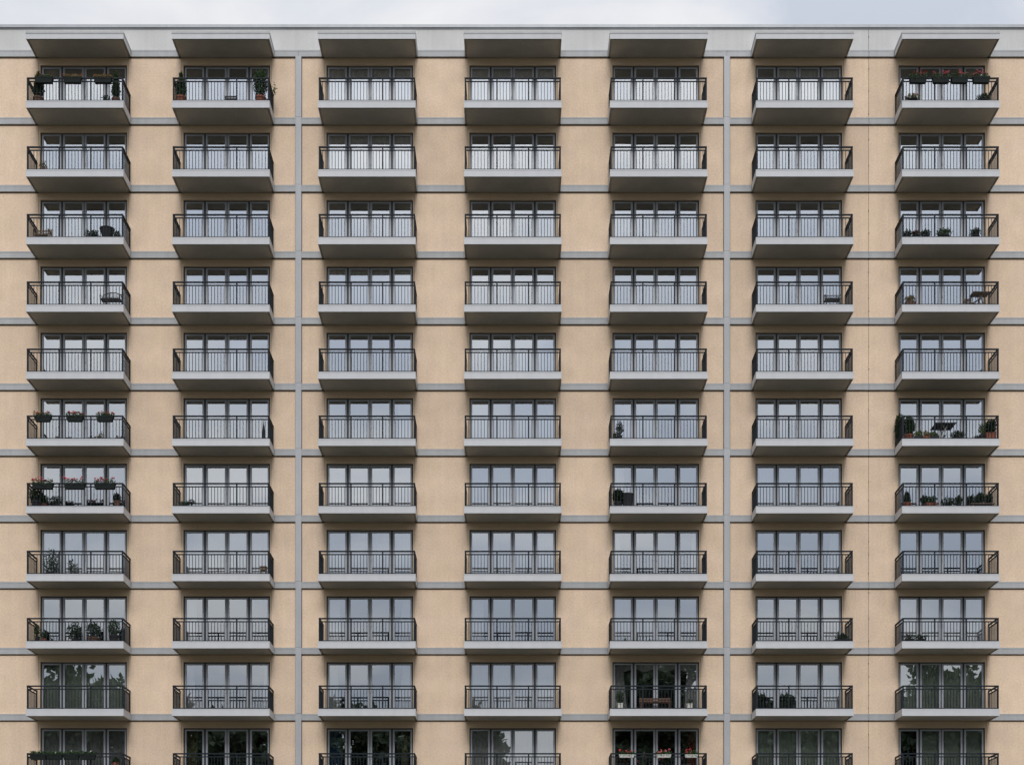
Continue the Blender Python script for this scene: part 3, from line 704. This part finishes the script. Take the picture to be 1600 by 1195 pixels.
# --- other balconies
t = thing('wire_hoop', 7, 299, -.7, 'small dark wire hoop stand near the left, seventh row, second column', 'stand')
b = MB()
for q in range(4): b.tube([(.16 * math.cos(k * .349) * math.cos(q * .785), .16 * math.cos(k * .349) * math.sin(q * .785), .3 + .16 * math.sin(k * .349)) for k in range(10)], .012, 5)
put('hoop', b.mesh('hoop', 'blackmetal'), t)
b = MB(); b.lathe(0, 0, [(.15, 0), (.15, .03), (.03, .05), (.03, .3), (.16, .31), (.16, .33)], 12); put('base', b.mesh('base', 'blackmetal'), t)
potted(7, 2, 287, 783, -.9, 16, 'low dark plant at the left corner, seventh row, second column', 'ball', 'leafdark', 'blackpot', dens=.5)
potted(7, 5, 966, 764, -.85, 17, 'dense dark bush at the left corner, seventh row, fifth column', 'shell', 'leafdark', 'blackpot', dens=1.7, pw=.18)
t = thing('tub_chair', 7, 980.5, -.8, 'dark wicker armchair next to the dense bush, seventh row, fifth column', 'chair', 0, 'garden seats on the balconies')
b = MB(); b.lathe(0, 0, [(.20, .08), (.22, .3), (.27, .6), (.29, .64), (.26, .64), (.22, .42), (.05, .40)], 18); put('shell', b.mesh('shell', 'canvas'), t)
for a in range(4):
    b = MB(); b.tube([(.15 * math.cos(a * 1.57 + .8), .15 * math.sin(a * 1.57 + .8), .1), (.19 * math.cos(a * 1.57 + .8), .19 * math.sin(a * 1.57 + .8), 0)], .018); put('leg', b.mesh('leg', 'blackmetal'), t)
potted(6, 5, 968, 659, -.9, 10, 'tall spindly plant in a dark pot, sixth row, fifth column', 'ball', 'leafdark', 'blackpot', dens=.5, ph=.25)
potted(6, 5, 961, 676, -.7, 8, 'short twiggy plant beside the spindly one, sixth row, fifth column', 'ball', 'leafdark', 'blackpot', dens=.5)
t = thing('closed_parasol', 6, 412, -.75, 'closed dark parasol standing at the right, sixth row, second column', 'parasol')
b = MB(); b.lathe(0, 0, [(.09, .12), (.075, .3), (.045, .6), (.012, .92)], 8); put('canopy', b.mesh('canopy', 'canvas'), t)
b = MB(); b.lathe(0, 0, [(.17, 0), (.17, .05), (.03, .07), (.03, .16)], 12); put('base', b.mesh('base', 'blackpot'), t)
b = MB(); b.tube([(0, 0, .05), (0, 0, .97)], .012); put('pole', b.mesh('pole', 'blackmetal'), t)
t = thing('wooden_box', 8, 411.5, -.75, 'small pale wooden box on legs at the right, eighth row, second column', 'box')
b = MB(); b.box(-.13, .13, -.1, .1, .30, .42); put('box_body', b.mesh('box_body', 'greywood'), t)
b = MB(); b.box(-.15, .15, -.12, .12, .42, .445); put('lid', b.mesh('lid', 'wood'), t)
for sx in (-1, 1):
    for sy in (-1, 1): b = MB(); b.box(sx * .11 - .015, sx * .11 + .015, sy * .08 - .015, sy * .08 + .015, 0, .3); put('leg', b.mesh('leg', 'greywood'), t)
potted(9, 6, 1316, 990, -1.0, 24, 'low dark trough with a tuft of greenery, ninth row, sixth column', 'cone', 'leafdark', 'blackpot', dens=.9, square=True, pw=.33, ph=.12)
potted(9, 7, 1421, 991, -1.0, 18, 'thin low plant at the left end, ninth row, seventh column', 'ball', 'leafdark', 'blackpot', dens=.35)
potted(9, 7, 1439, 991, -1.0, 18, 'thin low plant right of its twin, ninth row, seventh column', 'ball', 'leafdark', 'blackpot', dens=.35)
potted(10, 5, 968.5, 1080, -.8, 13, 'leafy plant in a white pot at the left, tenth row, fifth column', 'ball', 'leaf', 'planterwhite', dens=.5, ph=.30, pw=.12, square=True)
potted(10, 5, 1077, 1092, -.8, 9, 'white pot with a low plant at the right, tenth row, fifth column', 'ball', 'leafdark', 'planterwhite', dens=.4, ph=.28, pw=.12, square=True)
t = thing('slatted_bench', 10, 1023.5, -.35, 'brown wooden slatted bench before the dark window, tenth row, fifth column', 'bench', 0, 'garden seats on the balconies')
for k in range(2): b = MB(); b.box(-.66, .66, .14, .165, .47 + k * .095, .545 + k * .095); put('back_slat', b.mesh('back_slat', 'wood'), t)
for k in range(4): b = MB(); b.box(-.66, .66, -.25 + k * .1, -.17 + k * .1, .40, .43); put('seat_slat', b.mesh('seat_slat', 'wood'), t)
for sx in (-.6, .6):
    b = MB(); b.box(sx - .025, sx + .025, -.24, -.19, 0, .40); put('leg', b.mesh('leg', 'wood'), t)
    b = MB(); b.box(sx - .025, sx + .025, .166, .2, 0, .66); put('leg', b.mesh('leg', 'wood'), t)
for px, wd, wn in ((979, 'left', 24), (1037, 'middle', 23), (1080, 'right', 20)):
    flowerbox(11, 5, px, wn, 'white box of red geraniums at the %s of the railing, bottom row, fifth column' % wd, 'red' if wd != 'middle' else 'pink', 'leaf', 'planterwhite', ztop=.90, high=.18, amount=.7, hgt=.12)
potted(11, 5, 1006, 1171, -1.05, 7, 'small pink bloom standing between two white boxes, bottom row, fifth column', 'ball', 'leaf', 'blackpot', flower='pink', dens=.3)

# ------------------------------------------------------------------ trees across the lawn, mirrored in the lower windows
def tree(x, y, H, wr, label, seed):
    wr *= 1.3; H += 1.5
    rnd = random.Random(seed); t = bpy.data.objects.new('broadleaf_tree', None); col.objects.link(t); t.location = (x, y, 0)
    b = MB(); b.tube([(0, 0, 0), (.1, .1, H * .25), (-.1, .2, H * .5), (.1, 0, H * .85)], [.5, .38, .26, .05], 8)
    for k in range(9):
        a = rnd.uniform(0, 6.28); z = H * rnd.uniform(.25, .65); ll = wr * rnd.uniform(.5, .9)
        b.tube([(0, 0, z), (math.cos(a) * ll * .5, math.sin(a) * ll * .5, z + ll * .4), (math.cos(a) * ll, math.sin(a) * ll, z + ll * .6)], [.16, .1, .03], 5)
    put('trunk', b.mesh('trunk', 'bark'), t)
    b = MB()
    for k in range(110):
        while True:
            p = Vector((rnd.uniform(-1, 1), rnd.uniform(-1, 1), rnd.uniform(-1, 1)))
            if .3 < p.length < 1: break
        cr = rnd.uniform(.16, .3) * wr
        leafcloud(b, rnd, 170, (p.x * wr * .85, p.y * wr * .8, H * .60 + p.z * H * .36), (cr, cr, cr * .8), .75)
    put('crown', b.mesh('crown', 'treeleaf'), t)
    tag(t, label, 'tree', 'trees mirrored in the lower windows')
TY = -72
k_ = (DIST - TY) / (S * DIST)
def tx(px): return (px - 800) * k_
def th(py): return ZC + (HOR - py) * k_
tree(tx(75), TY, th(1025), 5.0, 'tall tree mirrored in the lower windows of the first column', 1)
tree(tx(150), TY - 4, th(1050), 4.6, 'broad tree mirrored beside the tall one in the first column', 2)
tree(tx(300), TY, th(1105), 5.2, 'leafy tree mirrored in the bottom window of the second column', 3)
tree(tx(400), TY + 3, th(1130), 4.8, 'rounded tree mirrored at the edge of the second column', 4)
tree(tx(520), TY, th(1092), 4.8, 'dark tree mirrored in the lower window of the third column', 5)
tree(tx(612), TY - 3, th(1118), 4.8, 'low tree mirrored at the edge of the third column', 6)
tree(tx(735), TY, th(1098), 4.2, 'tree mirrored in the left panes of the fourth column', 7)
tree(tx(985), TY, th(1020), 4.4, 'tallest tree mirrored in the dark windows of the fifth column', 8)
tree(tx(1055), TY - 2, th(1032), 4.6, 'second tall tree mirrored in the fifth column', 9)
tree(tx(1022), TY - 9, th(1030) + 1, 5.2, 'third tall tree added behind the other two to darken the fifth column reflection', 14)  # extra tree, added to close bright sky gaps in the mirrored crowns
tree(tx(1190), TY, th(1092), 4.4, 'tree mirrored in the left pane of the sixth column', 10)
tree(tx(1285), TY + 3, th(1132), 4.6, 'wide tree mirrored in the bottom window of the sixth column', 11)
tree(tx(1455), TY, th(1035), 5.0, 'leafy tree mirrored in the lower windows of the seventh column', 12)
tree(tx(1535), TY - 3, th(1030), 4.8, 'tall tree mirrored at the right of the seventh column', 13)
